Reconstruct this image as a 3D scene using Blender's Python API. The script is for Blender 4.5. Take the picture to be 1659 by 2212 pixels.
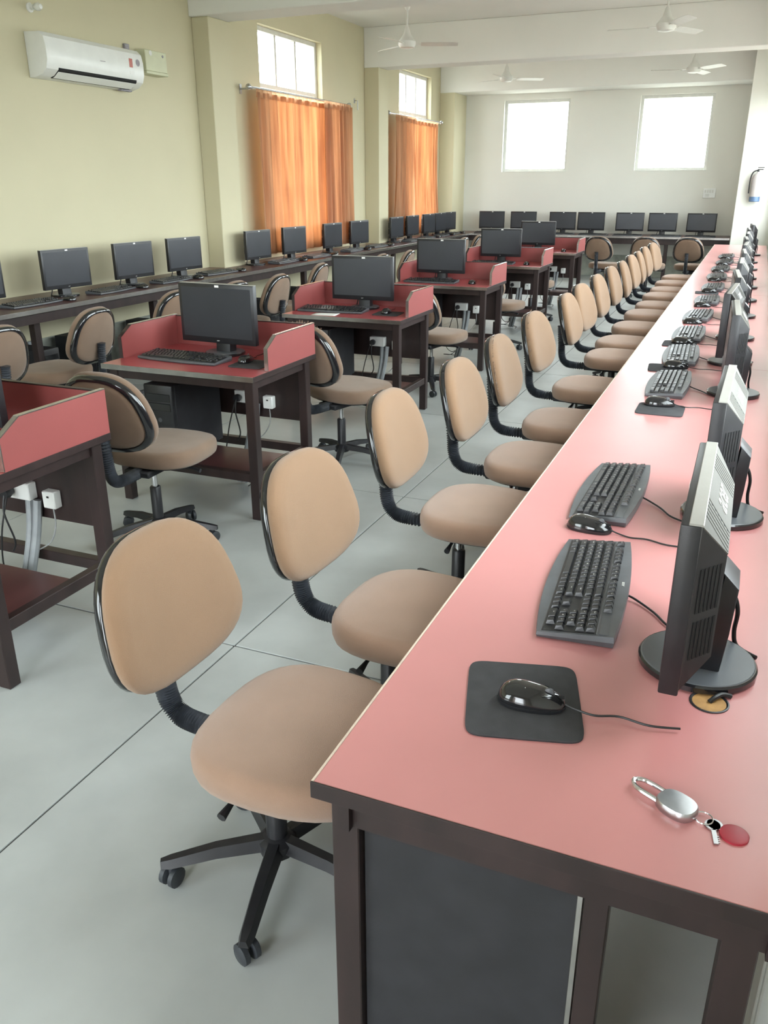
import bpy, bmesh, math, random
from mathutils import Vector, Matrix
random.seed(7)
for o in list(bpy.data.objects): bpy.data.objects.remove(o)
SC = bpy.context.scene
COL = SC.collection
PI = math.pi
R = math.radians

# ---------------------------------------------------------------- camera
cam_d = bpy.data.cameras.new('camera'); cam = bpy.data.objects.new('camera', cam_d); COL.objects.link(cam)
cam_d.sensor_fit = 'VERTICAL'; cam_d.sensor_height = 36.0; cam_d.lens = 1795.1 * 36.0 / 2212.0
cam_d.clip_start = 0.05; cam_d.clip_end = 200
def camera_matrix(pitch, yaw, roll, loc):
    sy, cyw, sp, cp = math.sin(yaw), math.cos(yaw), math.sin(pitch), math.cos(pitch)
    f = Vector((sy*cp, cyw*cp, -sp)); r0 = Vector((cyw, -sy, 0)); u0 = r0.cross(f)
    c, s = math.cos(roll), math.sin(roll)
    r = c*r0 + s*u0; u = -s*r0 + c*u0
    return Matrix(((r.x, u.x, -f.x, loc[0]), (r.y, u.y, -f.y, loc[1]), (r.z, u.z, -f.z, loc[2]), (0, 0, 0, 1)))
cam.matrix_world = camera_matrix(R(21.589), R(-22.934), R(-0.134), (0, 0, 1.61))
SC.camera = cam

# ---------------------------------------------------------------- world, exposure
wd = bpy.data.worlds.new('sky'); SC.world = wd; wd.use_nodes = True
bg = wd.node_tree.nodes['Background']; bg.inputs[0].default_value = (0.90, 0.96, 1.0, 1); bg.inputs[1].default_value = 16.5
SC.view_settings.view_transform = 'Standard'; SC.view_settings.look = 'None'
SC.view_settings.gamma = 1.0; SC.view_settings.use_curve_mapping = False
SC.view_settings.exposure = -0.28

XL, XR, YF, YB, ZC = -5.5, 0.24, -2.0, 16.3, 3.66      # room shell
WIN_L = [(9.35, 10.95, 0.95, 3.3), (13.66, 15.15, 0.95, 3.3)]
WIN_R = [(1.4, 4.0, 1.0, 2.6), (4.8, 8.1, 1.0, 2.9), (8.6, 11.7, 1.0, 2.9), (12.2, 14.8, 1.0, 2.9)]  # out of view; the farthest opening is added to brighten the back wall
WIN_B = [(-4.5, -3.3, 1.8, 3.0), (-2.1, -0.9, 1.8, 3.0)]
WIN_F = [(-5.1, -2.4, .9, 3.0), (-1.7, -0.3, 0.0, 2.7)]
def portal(loc, rot, sx, sy):
    l = bpy.data.lights.new('window_portal', 'AREA'); l.shape = 'RECTANGLE'; l.size = sx; l.size_y = sy
    l.cycles.is_portal = True
    o = bpy.data.objects.new('window_portal', l); o.location = loc; o.rotation_euler = rot; COL.objects.link(o)
for a, b, c, d in WIN_L: portal((XL-.12, (a+b)/2, (c+d)/2), (0, -PI/2, 0), d-c, b-a)
for a, b, c, d in WIN_R: portal((XR+.12, (a+b)/2, (c+d)/2), (0, PI/2, 0), d-c, b-a)
for a, b, c, d in WIN_B: portal(((a+b)/2, YB+.12, (c+d)/2), (-PI/2, 0, 0), b-a, d-c)
for a, b, c, d in WIN_F: portal(((a+b)/2, YF-.12, (c+d)/2), (PI/2, 0, 0), b-a, d-c)

# ---------------------------------------------------------------- materials
MATS = {}
def mat(name, col, rough=.5, metal=0., var=0., scale=8., bump=0., bscale=200., coat=0., spec=.5, col2=None, stretch=None, sheen=0.):
    m = bpy.data.materials.new(name); m.use_nodes = True; nt = m.node_tree; b = nt.nodes['Principled BSDF']
    b.inputs['Base Color'].default_value = (*col, 1); b.inputs['Roughness'].default_value = rough
    b.inputs['Metallic'].default_value = metal; b.inputs['Coat Weight'].default_value = coat
    b.inputs['Specular IOR Level'].default_value = spec; b.inputs['Sheen Weight'].default_value = sheen
    b.inputs['Coat Roughness'].default_value = .22 if name == 'red_laminate_glare' else .08
    tc = nt.nodes.new('ShaderNodeTexCoord'); src = tc.outputs['Object']
    if stretch:
        mp = nt.nodes.new('ShaderNodeMapping'); mp.inputs['Scale'].default_value = stretch
        nt.links.new(src, mp.inputs[0]); src = mp.outputs[0]
    if var or col2:
        n = nt.nodes.new('ShaderNodeTexNoise'); n.inputs['Scale'].default_value = scale; n.inputs['Detail'].default_value = 6
        nt.links.new(src, n.inputs['Vector'])
        rp = nt.nodes.new('ShaderNodeValToRGB'); nt.links.new(n.outputs[0], rp.inputs[0])
        c2 = col2 or tuple(max(0, x*(1-var)) for x in col)
        rp.color_ramp.elements[0].position = .35; rp.color_ramp.elements[1].position = .68
        rp.color_ramp.elements[0].color = (*c2, 1); rp.color_ramp.elements[1].color = (*col, 1)
        nt.links.new(rp.outputs[0], b.inputs['Base Color'])
    if bump:
        n2 = nt.nodes.new('ShaderNodeTexNoise'); n2.inputs['Scale'].default_value = bscale; n2.inputs['Detail'].default_value = 3
        nt.links.new(src, n2.inputs['Vector'])
        bp = nt.nodes.new('ShaderNodeBump'); bp.inputs['Strength'].default_value = bump; bp.inputs['Distance'].default_value = .004
        nt.links.new(n2.outputs[0], bp.inputs['Height']); nt.links.new(bp.outputs[0], b.inputs['Normal'])
    MATS[name] = m; return m
mat('wall_yellow', (.60, .555, .385), .75, var=.05, scale=1.2, bump=.12, bscale=60)
mat('wall_cream', (.78, .775, .715), .75, var=.05, scale=1.2, bump=.12, bscale=60)
mat('plaster_white', (.82, .82, .78), .8, var=.04, scale=1.5, bump=.1, bscale=50)
mat('dado_grey', (.42, .44, .38), .8, var=.45, scale=5, bump=.2, bscale=40)
mat('floor_stone', (.50, .525, .515), .36, var=.22, scale=2.2, bump=.05, bscale=30, spec=.4)
mat('joint_dark', (.05, .05, .05), .9)
mat('red_laminate', (.38, .070, .075), .30, var=.06, scale=3, spec=.5, bump=.02, bscale=300)
mat('red_laminate_glare', (.64, .265, .26), .30, var=.06, scale=3, spec=.7, coat=.3, bump=.02, bscale=300)  # same red laminate, paled to carry window glare and haze in its colour
mat('red_panel', (.30, .074, .070), .42, var=.08, scale=5, bump=.02, bscale=300)
mat('brown_laminate', (.105, .038, .036), .30, var=.35, scale=6, stretch=(1, .2, 1))
mat('lip_cream', (.75, .62, .50), .5, var=.15, scale=30)
mat('dark_wood', (.034, .019, .018), .40, var=.4, scale=14, stretch=(1, 1, .25))
mat('metal_edge', (.62, .60, .58), .25, metal=1., var=.2, scale=20)
mat('fabric_tan', (.33, .205, .125), .95, var=.07, scale=6, bump=.5, bscale=900, sheen=.3, spec=.1)
mat('fabric_seat', (.37, .235, .165), .95, var=.10, scale=7, bump=.5, bscale=900, sheen=.4, spec=.1)
mat('fabric_worn', (.27, .18, .125), .95, var=.15, scale=8, bump=.6, bscale=700, sheen=.3, spec=.1)
mat('black_gloss', (.012, .012, .014), .12, coat=.6)
mat('black_plastic', (.018, .018, .021), .38, var=.3, scale=20, bump=.06, bscale=500)
mat('black_matt', (.022, .022, .026), .65, var=.3, scale=15)
mat('grey_plastic', (.10, .105, .115), .40, var=.2, scale=25)
mat('base_grey', (.11, .118, .13), .28, var=.1, scale=12)
mat('rib_black', (.035, .035, .037), .42)
mat('key_plastic', (.018, .018, .020), .30)
mat('screen', (.030, .033, .042), .30, var=.25, scale=3, spec=.6)
mat('strip_glare', (.42, .41, .38), .38, metal=.35, var=.12, scale=8, bump=.05, bscale=300)  # bright tone stands for light glaring off the black monitor tops
mat('cover_glare', (.135, .130, .118), .65, spec=.15, var=.12, scale=8, bump=.05, bscale=300)  # lighter copy of the black plastic, sky glare put into the colour
mat('logo_white', (.85, .85, .82), .5, var=.1, scale=40)
mat('bellows', (.050, .056, .068), .42, var=.35, scale=40)
mat('castor', (.040, .045, .052), .5, var=.3, scale=30)
mat('chrome', (.75, .75, .76), .12, metal=1., var=.1, scale=20)
mat('steel', (.55, .56, .58), .3, metal=1., var=.15, scale=30)
mat('pad_cloth', (.080, .080, .085), .92, var=.15, scale=30, bump=.4, bscale=900, spec=.15)
mat('white_plastic', (.80, .81, .78), .30, var=.04, scale=10)
mat('cream_plastic', (.62, .63, .44), .45, var=.08, scale=10)
mat('pvc_grey', (.30, .32, .33), .5, var=.2, scale=20)
mat('pvc_white', (.78, .78, .74), .4, var=.1, scale=14)
mat('cable_black', (.015, .015, .016), .45, var=.2, scale=60)
mat('cable_grey', (.35, .36, .36), .5, var=.2, scale=60)
mat('slot_dark', (.006, .006, .006), .8)
mat('fan_white', (.72, .72, .68), .35, var=.06, scale=12)
mat('blue_paint', (.10, .17, .30), .45, var=.2, scale=18)
mat('extinguisher_grey', (.50, .46, .45), .35, var=.12, scale=14)
mat('paper', (.86, .86, .84), .8, var=.04, scale=14)
mat('frame_white', (.70, .70, .66), .45, var=.08, scale=16)
mat('grille_paint', (.55, .55, .52), .5, var=.15, scale=16)
mat('hole_wood', (.55, .30, .10), .7, var=.3, scale=40)
mat('red_tag', (.42, .03, .05), .4, var=.15, scale=30)
mat('sticker_red', (.55, .18, .15), .5, var=.2, scale=40)
mat('sticker_grey', (.35, .33, .36), .5, var=.3, scale=60)
mat('door_wood', (.30, .16, .08), .5, var=.3, scale=6)
mat('ground_outside', (.35, .33, .28), .9, var=.3, scale=.5)
mat('brass', (.60, .42, .16), .3, metal=1., var=.2, scale=40)
def curtain_mat():
    m = bpy.data.materials.new('curtain_cloth'); m.use_nodes = True; nt = m.node_tree; nt.nodes.clear()
    out = nt.nodes.new('ShaderNodeOutputMaterial'); mx = nt.nodes.new('ShaderNodeMixShader'); mx.inputs[0].default_value = .62
    d = nt.nodes.new('ShaderNodeBsdfDiffuse'); t = nt.nodes.new('ShaderNodeBsdfTranslucent')
    tc = nt.nodes.new('ShaderNodeTexCoord'); mp = nt.nodes.new('ShaderNodeMapping'); mp.inputs['Scale'].default_value = (6, 6, .35)
    n = nt.nodes.new('ShaderNodeTexNoise'); n.inputs['Scale'].default_value = 2.4; n.inputs['Detail'].default_value = 5
    rp = nt.nodes.new('ShaderNodeValToRGB'); rp.color_ramp.elements[0].color = (.58, .33, .20, 1); rp.color_ramp.elements[1].color = (.84, .55, .34, 1)
    rp.color_ramp.elements[0].position = .3; rp.color_ramp.elements[1].position = .7
    L = nt.links.new
    L(tc.outputs['Object'], mp.inputs[0]); L(mp.outputs[0], n.inputs['Vector']); L(n.outputs[0], rp.inputs[0])
    L(rp.outputs[0], d.inputs[0]); L(rp.outputs[0], t.inputs[0]); L(d.outputs[0], mx.inputs[1]); L(t.outputs[0], mx.inputs[2]); L(mx.outputs[0], out.inputs[0])
    MATS['curtain_cloth'] = m
curtain_mat()
def glass_mat():
    m = bpy.data.materials.new('window_glass'); m.use_nodes = True; nt = m.node_tree; nt.nodes.clear()
    out = nt.nodes.new('ShaderNodeOutputMaterial'); mx = nt.nodes.new('ShaderNodeMixShader'); mx.inputs[0].default_value = .06
    t = nt.nodes.new('ShaderNodeBsdfTransparent'); t.inputs[0].default_value = (.95, .97, .96, 1)
    g = nt.nodes.new('ShaderNodeBsdfGlossy'); g.inputs['Roughness'].default_value = .05
    nt.links.new(t.outputs[0], mx.inputs[1]); nt.links.new(g.outputs[0], mx.inputs[2]); nt.links.new(mx.outputs[0], out.inputs[0])
    MATS['window_glass'] = m
glass_mat()

# ---------------------------------------------------------------- mesh builder
class MB:
    def __init__(s): s.bm = bmesh.new()
    def box(s, x0, x1, y0, y1, z0, z1, bev=0., seg=1, M=None):
        vs = [s.bm.verts.new((x, y, z)) for x in (x0, x1) for y in (y0, y1) for z in (z0, z1)]
        q = [(0, 1, 3, 2), (4, 6, 7, 5), (0, 4, 5, 1), (2, 3, 7, 6), (0, 2, 6, 4), (1, 5, 7, 3)]
        fs = [s.bm.faces.new([vs[i] for i in f]) for f in q]
        if M is not None:
            for v in vs: v.co = M @ v.co
        if bev:
            es = list({e for f in fs for e in f.edges})
            bmesh.ops.bevel(s.bm, geom=es, offset=bev, segments=seg, affect='EDGES', profile=.5)
        return s
    def prism(s, pts, axis, a, b, bev=0.):
        # pts: 2D outline (counter-clockwise), extruded along axis from a to b
        def P(p, t): return {'x': (t, p[0], p[1]), 'y': (p[0], t, p[1]), 'z': (p[0], p[1], t)}[axis]
        A = [s.bm.verts.new(P(p, a)) for p in pts]; B = [s.bm.verts.new(P(p, b)) for p in pts]
        fs = [s.bm.faces.new(A), s.bm.faces.new(B)]
        n = len(pts)
        for i in range(n): fs.append(s.bm.faces.new((A[i], A[(i+1) % n], B[(i+1) % n], B[i])))
        if bev: bmesh.ops.bevel(s.bm, geom=list({e for f in fs[:2] for e in f.edges}), offset=bev, segments=2, affect='EDGES', profile=.5)
        return s
    def rings(s, rings, cap0=True, cap1=True, closed=True):
        prev = None
        for r in rings:
            cur = [s.bm.verts.new(p) for p in r]
            if prev:
                n = len(cur)
                for i in range(n if closed else n-1): s.bm.faces.new((prev[i], prev[(i+1) % n], cur[(i+1) % n], cur[i]))
            elif cap0 and closed: s.bm.faces.new(list(reversed(cur)))
            prev = cur
        if cap1 and closed: s.bm.faces.new(prev)
        return s
    def tube(s, path, rad, n=8, caps=True):
        path = [Vector(p) for p in path]; rs = []
        up = Vector((0, 0, 1)); t0 = (path[1]-path[0]).normalized()
        if abs(t0.dot(up)) > .95: up = Vector((1, 0, 0))
        for i, p in enumerate(path):
            t = (path[min(i+1, len(path)-1)] - path[max(i-1, 0)]).normalized()
            a = t.cross(up)
            if a.length < 1e-4: a = t.cross(Vector((1, 0, 0)))
            a.normalize(); b = a.cross(t).normalized(); up = b
            r = rad[i] if isinstance(rad, (list, tuple)) else rad
            rs.append([p + a*(r*math.cos(2*PI*k/n)) + b*(r*math.sin(2*PI*k/n)) for k in range(n)])
        return s.rings(rs, caps, caps)
    def lathe(s, prof, n=20, c=(0, 0, 0), axis='z', cap=True):
        rs = []
        for r, h in prof:
            ring = []
            for k in range(n):
                a = 2*PI*k/n; x, y = r*math.cos(a), r*math.sin(a)
                ring.append({'z': (c[0]+x, c[1]+y, c[2]+h), 'x': (c[0]+h, c[1]+x, c[2]+y), 'y': (c[0]+y, c[1]+h, c[2]+x)}[axis])
            rs.append(ring)
        return s.rings(rs, cap, cap)
    def grid(s, f, nu, nv):
        V = [[s.bm.verts.new(f(i/nu, j/nv)) for j in range(nv+1)] for i in range(nu+1)]
        for i in range(nu):
            for j in range(nv): s.bm.faces.new((V[i][j], V[i+1][j], V[i+1][j+1], V[i][j+1]))
        return s
    def mesh(s, name, m, smooth=True, angle=38):
        bmesh.ops.recalc_face_normals(s.bm, faces=s.bm.faces)
        me = bpy.data.meshes.new(name); s.bm.to_mesh(me); s.bm.free()
        me.materials.append(MATS[m])
        if smooth:
            me.polygons.foreach_set('use_smooth', [True]*len(me.polygons)); me.set_sharp_from_angle(angle=R(angle))
        return me
def place(name, me, parent=None, loc=(0, 0, 0), rot=(0, 0, 0)):
    o = bpy.data.objects.new(name, me); COL.objects.link(o); o.parent = parent; o.location = loc; o.rotation_euler = rot
    return o
def part(name, mb, m, parent=None, loc=(0, 0, 0), rot=(0, 0, 0), **k):
    return place(name, mb.mesh(name, m, **k), parent, loc, rot)
def empty(name, loc=(0, 0, 0), rz=0.):
    o = bpy.data.objects.new(name, None); COL.objects.link(o); o.location = loc; o.rotation_euler = (0, 0, rz); o.empty_display_size = .1
    return o
def tag(o, label=None, cat=None, group=None, kind=None):
    if label: o['label'] = label
    if cat: o['category'] = cat
    if group: o['group'] = group
    if kind: o['kind'] = kind
    return o
def copy_tree(o, parent=None):
    c = o.copy(); COL.objects.link(c); c.parent = parent
    for ch in o.children: copy_tree(ch, c)
    return c
def remove_tree(o):
    for ch in list(o.children): remove_tree(ch)
    bpy.data.objects.remove(o)
class Maker:
    # the first call hands out the model itself, later ones copies of it
    def __init__(s, fn): s.fn = fn; s.proto = None
    def __call__(s, x, y, z, rz, label, group=None):
        if s.proto is None: s.proto = s.fn(); o = s.proto
        else: o = copy_tree(s.proto)
        o.location = (x, y, z); o.rotation_euler = (0, 0, rz); o['label'] = label
        if group: o['group'] = group
        return o
ORD = ['', 'first', 'second', 'third', 'fourth', 'fifth', 'sixth', 'seventh', 'eighth', 'ninth', 'tenth', 'eleventh', 'twelfth', 'thirteenth', 'fourteenth', 'fifteenth', 'sixteenth']
TEXT = {}
def text_mesh(s, size, ext, m, shear=0.):
    cu = bpy.data.curves.new('lettering', 'FONT'); cu.body = s; cu.size = size; cu.extrude = ext; cu.align_x = 'CENTER'; cu.align_y = 'CENTER'; cu.shear = shear
    cu.resolution_u = 3
    o = bpy.data.objects.new('lettering', cu); COL.objects.link(o)
    dg = bpy.context.evaluated_depsgraph_get(); me = bpy.data.meshes.new_from_object(o.evaluated_get(dg))
    bpy.data.objects.remove(o); me.materials.clear(); me.materials.append(MATS[m]); return me
def smoothpath(pts, n=6):
    pts = [Vector(p) for p in pts]; out = []
    P = [pts[0]] + pts + [pts[-1]]
    for i in range(1, len(P)-2):
        a, b, c, d = P[i-1], P[i], P[i+1], P[i+2]
        for k in range(n):
            t = k/n
            out.append(.5*((2*b) + (c-a)*t + (2*a-5*b+4*c-d)*t*t + (3*b-a-3*c+d)*t**3))
    out.append(pts[-1]); return out

# ================================================================ ROOM SHELL
def wall_slab(name, axis, at, thick, u0, u1, z0, z1, holes, m):
    # a wall with real openings; axis is its normal, thick is signed away from the room
    us = sorted({u0, u1, *[h[0] for h in holes], *[h[1] for h in holes]}); zs = sorted({z0, z1, *[h[2] for h in holes], *[h[3] for h in holes]})
    mb = MB(); bm = mb.bm; cache = {}
    def V(u, z, t):
        k = (round(u, 4), round(z, 4), t)
        if k not in cache: cache[k] = bm.verts.new((at+t, u, z) if axis == 'x' else (u, at+t, z))
        return cache[k]
    solid = lambda i, j: 0 <= i < len(us)-1 and 0 <= j < len(zs)-1 and not any(h[0]-1e-6 <= us[i] and us[i+1] <= h[1]+1e-6 and h[2]-1e-6 <= zs[j] and zs[j+1] <= h[3]+1e-6 for h in holes)
    for i in range(len(us)-1):
        for j in range(len(zs)-1):
            if not solid(i, j): continue
            a, b, c, d = us[i], us[i+1], zs[j], zs[j+1]
            for t in (0, thick): bm.faces.new((V(a, c, t), V(b, c, t), V(b, d, t), V(a, d, t)))
            for di, dj, p, q in ((-1, 0, (a, c), (a, d)), (1, 0, (b, c), (b, d)), (0, -1, (a, c), (b, c)), (0, 1, (a, d), (b, d))):
                if not solid(i+di, j+dj): bm.faces.new((V(*p, 0), V(*q, 0), V(*q, thick), V(*p, thick)))
    return tag(part(name, mb, m, smooth=False), kind='structure')
wl = wall_slab('wall_left', 'x', XL, -.24, YF-.24, YB+.24, 0, ZC, WIN_L, 'wall_yellow')
wr = wall_slab('wall_right', 'x', XR, .24, YF-.24, YB+.24, 0, ZC, WIN_R, 'wall_cream')
wb = wall_slab('wall_back', 'y', YB, .24, XL, XR, 0, ZC, WIN_B, 'wall_cream')
wf = wall_slab('wall_front', 'y', YF, -.24, XL, XR, 0, ZC, WIN_F, 'wall_yellow')
ce = tag(part('ceiling', MB().box(XL-.24, XR+.24, YF-.24, YB+.24, ZC, ZC+.15), 'plaster_white', smooth=False), kind='structure')
# floor: base with recessed joints and one slab per panel
fl = tag(part('floor', MB().box(XL-.24, XR+.24, YF-.24, YB+.24, -.15, -.006), 'joint_dark', smooth=False), kind='structure')
gx = [XL] + [-1.575 + 1.75*k for k in range(-2, 2) if XL < -1.575+1.75*k < XR] + [XR]
gy = [YF] + [2.28 + 1.72*k for k in range(-3, 9) if YF < 2.28+1.72*k < YB] + [YB]
for i in range(len(gx)-1):
    for j in range(len(gy)-1):
        g = .0035
        part('floor_slab', MB().box(gx[i]+g, gx[i+1]-g, gy[j]+g, gy[j+1]-g, -.02, random.uniform(-.0012, .0), .0015), 'floor_stone', fl, smooth=False)
# columns and beams
n_tr = 0
def trim(x0, x1, y0, y1, z0, z1, m, bev=.006):
    global n_tr; n_tr += 1
    return tag(part('trim_%d' % n_tr, MB().box(x0, x1, y0, y1, z0, z1, bev), m, smooth=False), kind='structure')
trim(XL, -5.3, 8.06, 8.48, 0, 3.16, 'wall_yellow'); trim(XL, -5.27, 12.3, 12.66, 0, 3.15, 'wall_yellow')
trim(XL, -5.22, 15.62, YB, 0, 3.1, 'wall_yellow'); trim(-.33, XR, 15.0, YB, 0, ZC, 'wall_cream')
trim(XL, XR, 8.02, 8.44, 3.16, ZC, 'plaster_white'); trim(XL, XR, 12.3, 12.68, 3.15, ZC, 'plaster_white')
trim(XL, -.33, 15.62, YB, 3.1, ZC, 'plaster_white'); trim(XL, XR, 3.8, 4.2, 3.16, ZC, 'plaster_white')
def baseboard(name, x0, x1, y0, y1, h=.38):
    return tag(part(name, MB().box(x0, x1, y0, y1, 0, h, .003), 'dado_grey', smooth=False), kind='structure')
bl = baseboard('baseboard_left', XL, XL+.008, YF, 8.05)
baseboard('baseboard_right', XR-.008, XR, YF, 14.99); baseboard('baseboard_back', -5.21, -.34, YB-.008, YB)
# windows: frame, mullions, panes, grille bars
n_win = 0
def window(axis, at, out, u0, u1, z0, z1, nu, nz, grille=True, split=None):
    global n_win; n_win += 1
    w = tag(empty('window_%d' % n_win, (0, 0, 0)), kind='structure')
    def B(a, b, c, d, t0, t1, bev=.003):
        lo, hi = sorted((at+out*t0, at+out*t1))
        return MB().box(lo, hi, a, b, c, d, bev) if axis == 'x' else MB().box(a, b, lo, hi, c, d, bev)
    fw = .05
    for a, b, c, d in ((u0, u0+fw, z0, z1), (u1-fw, u1, z0, z1), (u0+fw, u1-fw, z0, z0+fw), (u0+fw, u1-fw, z1-fw, z1)):
        part('frame_bar', B(a, b, c, d, .08, .16), 'frame_white', w, smooth=False)
    zz = [z0+fw] + ([split] if split else [z0+fw+(z1-z0-2*fw)*k/nz for k in range(1, nz)]) + [z1-fw]
    uu = [u0+fw+(u1-u0-2*fw)*k/nu for k in range(nu+1)]
    for u in uu[1:-1]: part('mullion', B(u-.02, u+.02, z0+fw, z1-fw, .09, .15), 'frame_white', w, smooth=False)
    for z in zz[1:-1]: part('transom', B(u0+fw, u1-fw, z-.022, z+.022, .088, .152), 'frame_white', w, smooth=False)
    for i in range(len(uu)-1):
        for j in range(len(zz)-1):
            part('pane', B(uu[i]+.021, uu[i+1]-.021, zz[j]+.023, zz[j+1]-.023, .118, .122, 0), 'window_glass', w, smooth=False)
    if grille:
        k = int((z1-z0)/.16)
        for i in range(1, k): part('grille_bar', B(u0+.02, u1-.02, z0+(z1-z0)*i/k-.005, z0+(z1-z0)*i/k+.005, .045, .055, 0), 'grille_paint', w, smooth=False)
    return w
for a, b, c, d in WIN_L: window('x', XL, -1, a, b, c, d, 3, 4, False)
for a, b, c, d in WIN_R: window('x', XR, 1, a, b, c, d, 4, 1, False)
for a, b, c, d in WIN_B: window('y', YB, 1, a, b, c, d, 1, 1, False)
window('y', YF, -1, *WIN_F[0], 3, 1, False)
# open doorway behind the camera
a, b, c, d = WIN_F[1]
dr = tag(empty('door_1'), kind='structure')
for x0, x1, z0, z1 in ((a, a+.06, 0, d), (b-.06, b, 0, d), (a+.06, b-.06, d-.06, d)):
    part('door_frame', MB().box(x0, x1, YF-.16, YF-.02, z0, z1, .004), 'door_wood', dr, smooth=False)
part('door_leaf', MB().box(a+.06, a+.10, YF-1.35, YF-.16, .01, d-.07, .004), 'door_wood', dr, smooth=False)
tag(part('ground', MB().box(-60, 60, -60, 60, -.4, -.16), 'ground_outside', smooth=False), 'flat pale ground outside the building', kind='structure')

# ================================================================ CURTAINS
def curtain(y0, y1, z0, z1, folds, label, lean=0., ph=0., xo=0.):
    H = z1-z0
    def f(u, v):
        y = y0+(y1-y0)*u; z = z0+H*v
        pinch = 1-.10*math.sin(PI*min(1, v*1.0))*(1 if lean else 0)
        amp = .030*(1.15-.45*v)
        x = -5.335 + xo + amp*math.sin(2*PI*folds*u+ph+.5*math.sin(3*v)) + .010*math.sin(2*PI*folds*2.3*u+1.3+ph)
        yc = (y0+y1)/2
        return (x, yc+(y-yc)*pinch+lean*(1-v)**2*(y1-y0), z)
    c = part('curtain', MB().grid(f, int(folds*12), 14), 'curtain_cloth', smooth=True, angle=180)
    sol = c.modifiers.new('cloth_thickness', 'SOLIDIFY'); sol.thickness = .0015
    hd = part('heading_band', MB().grid(lambda u, v: (-5.327+xo+.010*math.sin(2*PI*folds*2*u), y0+(y1-y0)*u, z1-.055+.085*v), int(folds*14), 2), 'curtain_cloth', c, smooth=True, angle=180)
    return tag(c, label, 'curtain')
curtain(8.96, 10.74, .82, 2.56, 9, 'broad glowing orange curtain on the window beside the air conditioner wall', ph=.4)
curtain(10.50, 11.30, .82, 2.56, 6, 'narrow bunched brown-orange curtain at the end of the first window', ph=1.9, xo=.075)
curtain(12.98, 13.86, .80, 2.56, 5, 'bunched orange curtain beside the second column at the corner window', lean=-.12, xo=.045)
curtain(13.84, 15.14, .80, 2.56, 8, 'orange curtain nearest the back wall at the corner window', lean=.12, ph=.8, xo=-.03)
def rod(y0, y1, label):
    r = tag(empty('curtain_rod', (-5.335, (y0+y1)/2, 2.6)), label, 'curtain rod')
    h = (y1-y0)/2
    part('pole', MB().tube([(0, -h, 0), (0, h, 0)], .011, 10), 'steel', r)
    for s in (-1, 1):
        part('finial', MB().lathe([(.004, -.03), (.026, -.02), (.032, 0), (.026, .02), (.004, .03)], 14, (0, s*(h+.02), 0), 'y'), 'steel', r)
        part('bracket', MB().box(-.165, .0, s*(h-.07)-.008, s*(h-.07)+.008, -.018, -.002).box(-.165, -.155, s*(h-.07)-.02, s*(h-.07)+.02, -.06, .04), 'steel', r, smooth=False)
rod(8.84, 11.4, 'steel curtain rod above the window beside the air conditioner wall')
rod(12.84, 15.22, 'steel curtain rod above the corner window near the back wall')

# ================================================================ LONG RED TABLE along the right wall (built of four joined tables)
TX0, TX1, TZ = -.508, .20, .75
ty = [.916, 4.46, 7.6, 10.74, 13.88]
tlab = ['end section of the long red laminate table, nearest to the padlock', 'second section of the long red table, next to the end section',
        'third section of the long red table along the wall', 'last section of the long red table beside the back bench']
for k in range(4):
    y0, y1 = ty[k]+.001, ty[k+1]-.001; yc = (y0+y1)/2
    t = tag(empty('long_table', ((TX0+TX1)/2, yc, 0)), tlab[k], 'table', 'joined sections of the long red table')
    hx, hy = (TX1-TX0)/2, (y1-y0)/2
    part('table_top', MB().box(-hx, hx, -hy, hy, TZ-.028, TZ, .0015), 'red_laminate_glare', t, smooth=False)
    part('edge_lip', MB().box(-hx-.004, -hx, -hy, hy, TZ-.030, TZ+.0008, .001), 'lip_cream', t, smooth=False)
    if k == 0: part('edge_lip', MB().box(-hx-.004, hx, -hy-.004, -hy, TZ-.030, TZ+.0005, .001), 'dark_wood', t, smooth=False)
    part('apron', MB().box(-hx+.03, -hx+.05, -hy+.02, hy-.02, TZ-.10, TZ-.028), 'dark_wood', t, smooth=False)
    part('apron', MB().box(hx-.05, hx-.03, -hy+.02, hy-.02, TZ-.10, TZ-.028), 'dark_wood', t, smooth=False)
    for s in ((-1, 1) if k == 0 else (1,)):
        part('apron', MB().box(-hx+.05, hx-.05, s*(hy-.045)-.012, s*(hy-.045)+.012, TZ-.10, TZ-.028), 'dark_wood', t, smooth=False)
        for sx in (-1, 1):
            cx = sx*(hx-.035)-(.045 if sx > 0 else -.0)
            part('leg', MB().box(cx-.024, cx+.024, s*(hy-.06)-.024, s*(hy-.06)+.024, 0, TZ-.028, .002), 'dark_wood', t, smooth=False)
    part('foot_rail', MB().box(-hx+.02, -hx+.05, -hy+.08, hy-.08, .10, .14), 'dark_wood', t, smooth=False)
    if k == 0:
        part('end_panel', MB().box(-hx+.062, -.062+.115, -hy+.052, -hy+.066, .03, TZ-.05, .001), 'black_matt', t, smooth=False)
        part('panel_edge', MB().box(.053, .062, -hy+.046, -hy+.07, .03, TZ-.05, .001), 'metal_edge', t, smooth=False)
        part('leg', MB().box(.064, .10, -hy+.04, -hy+.08, 0, TZ-.028, .002), 'dark_wood', t, smooth=False)

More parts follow.
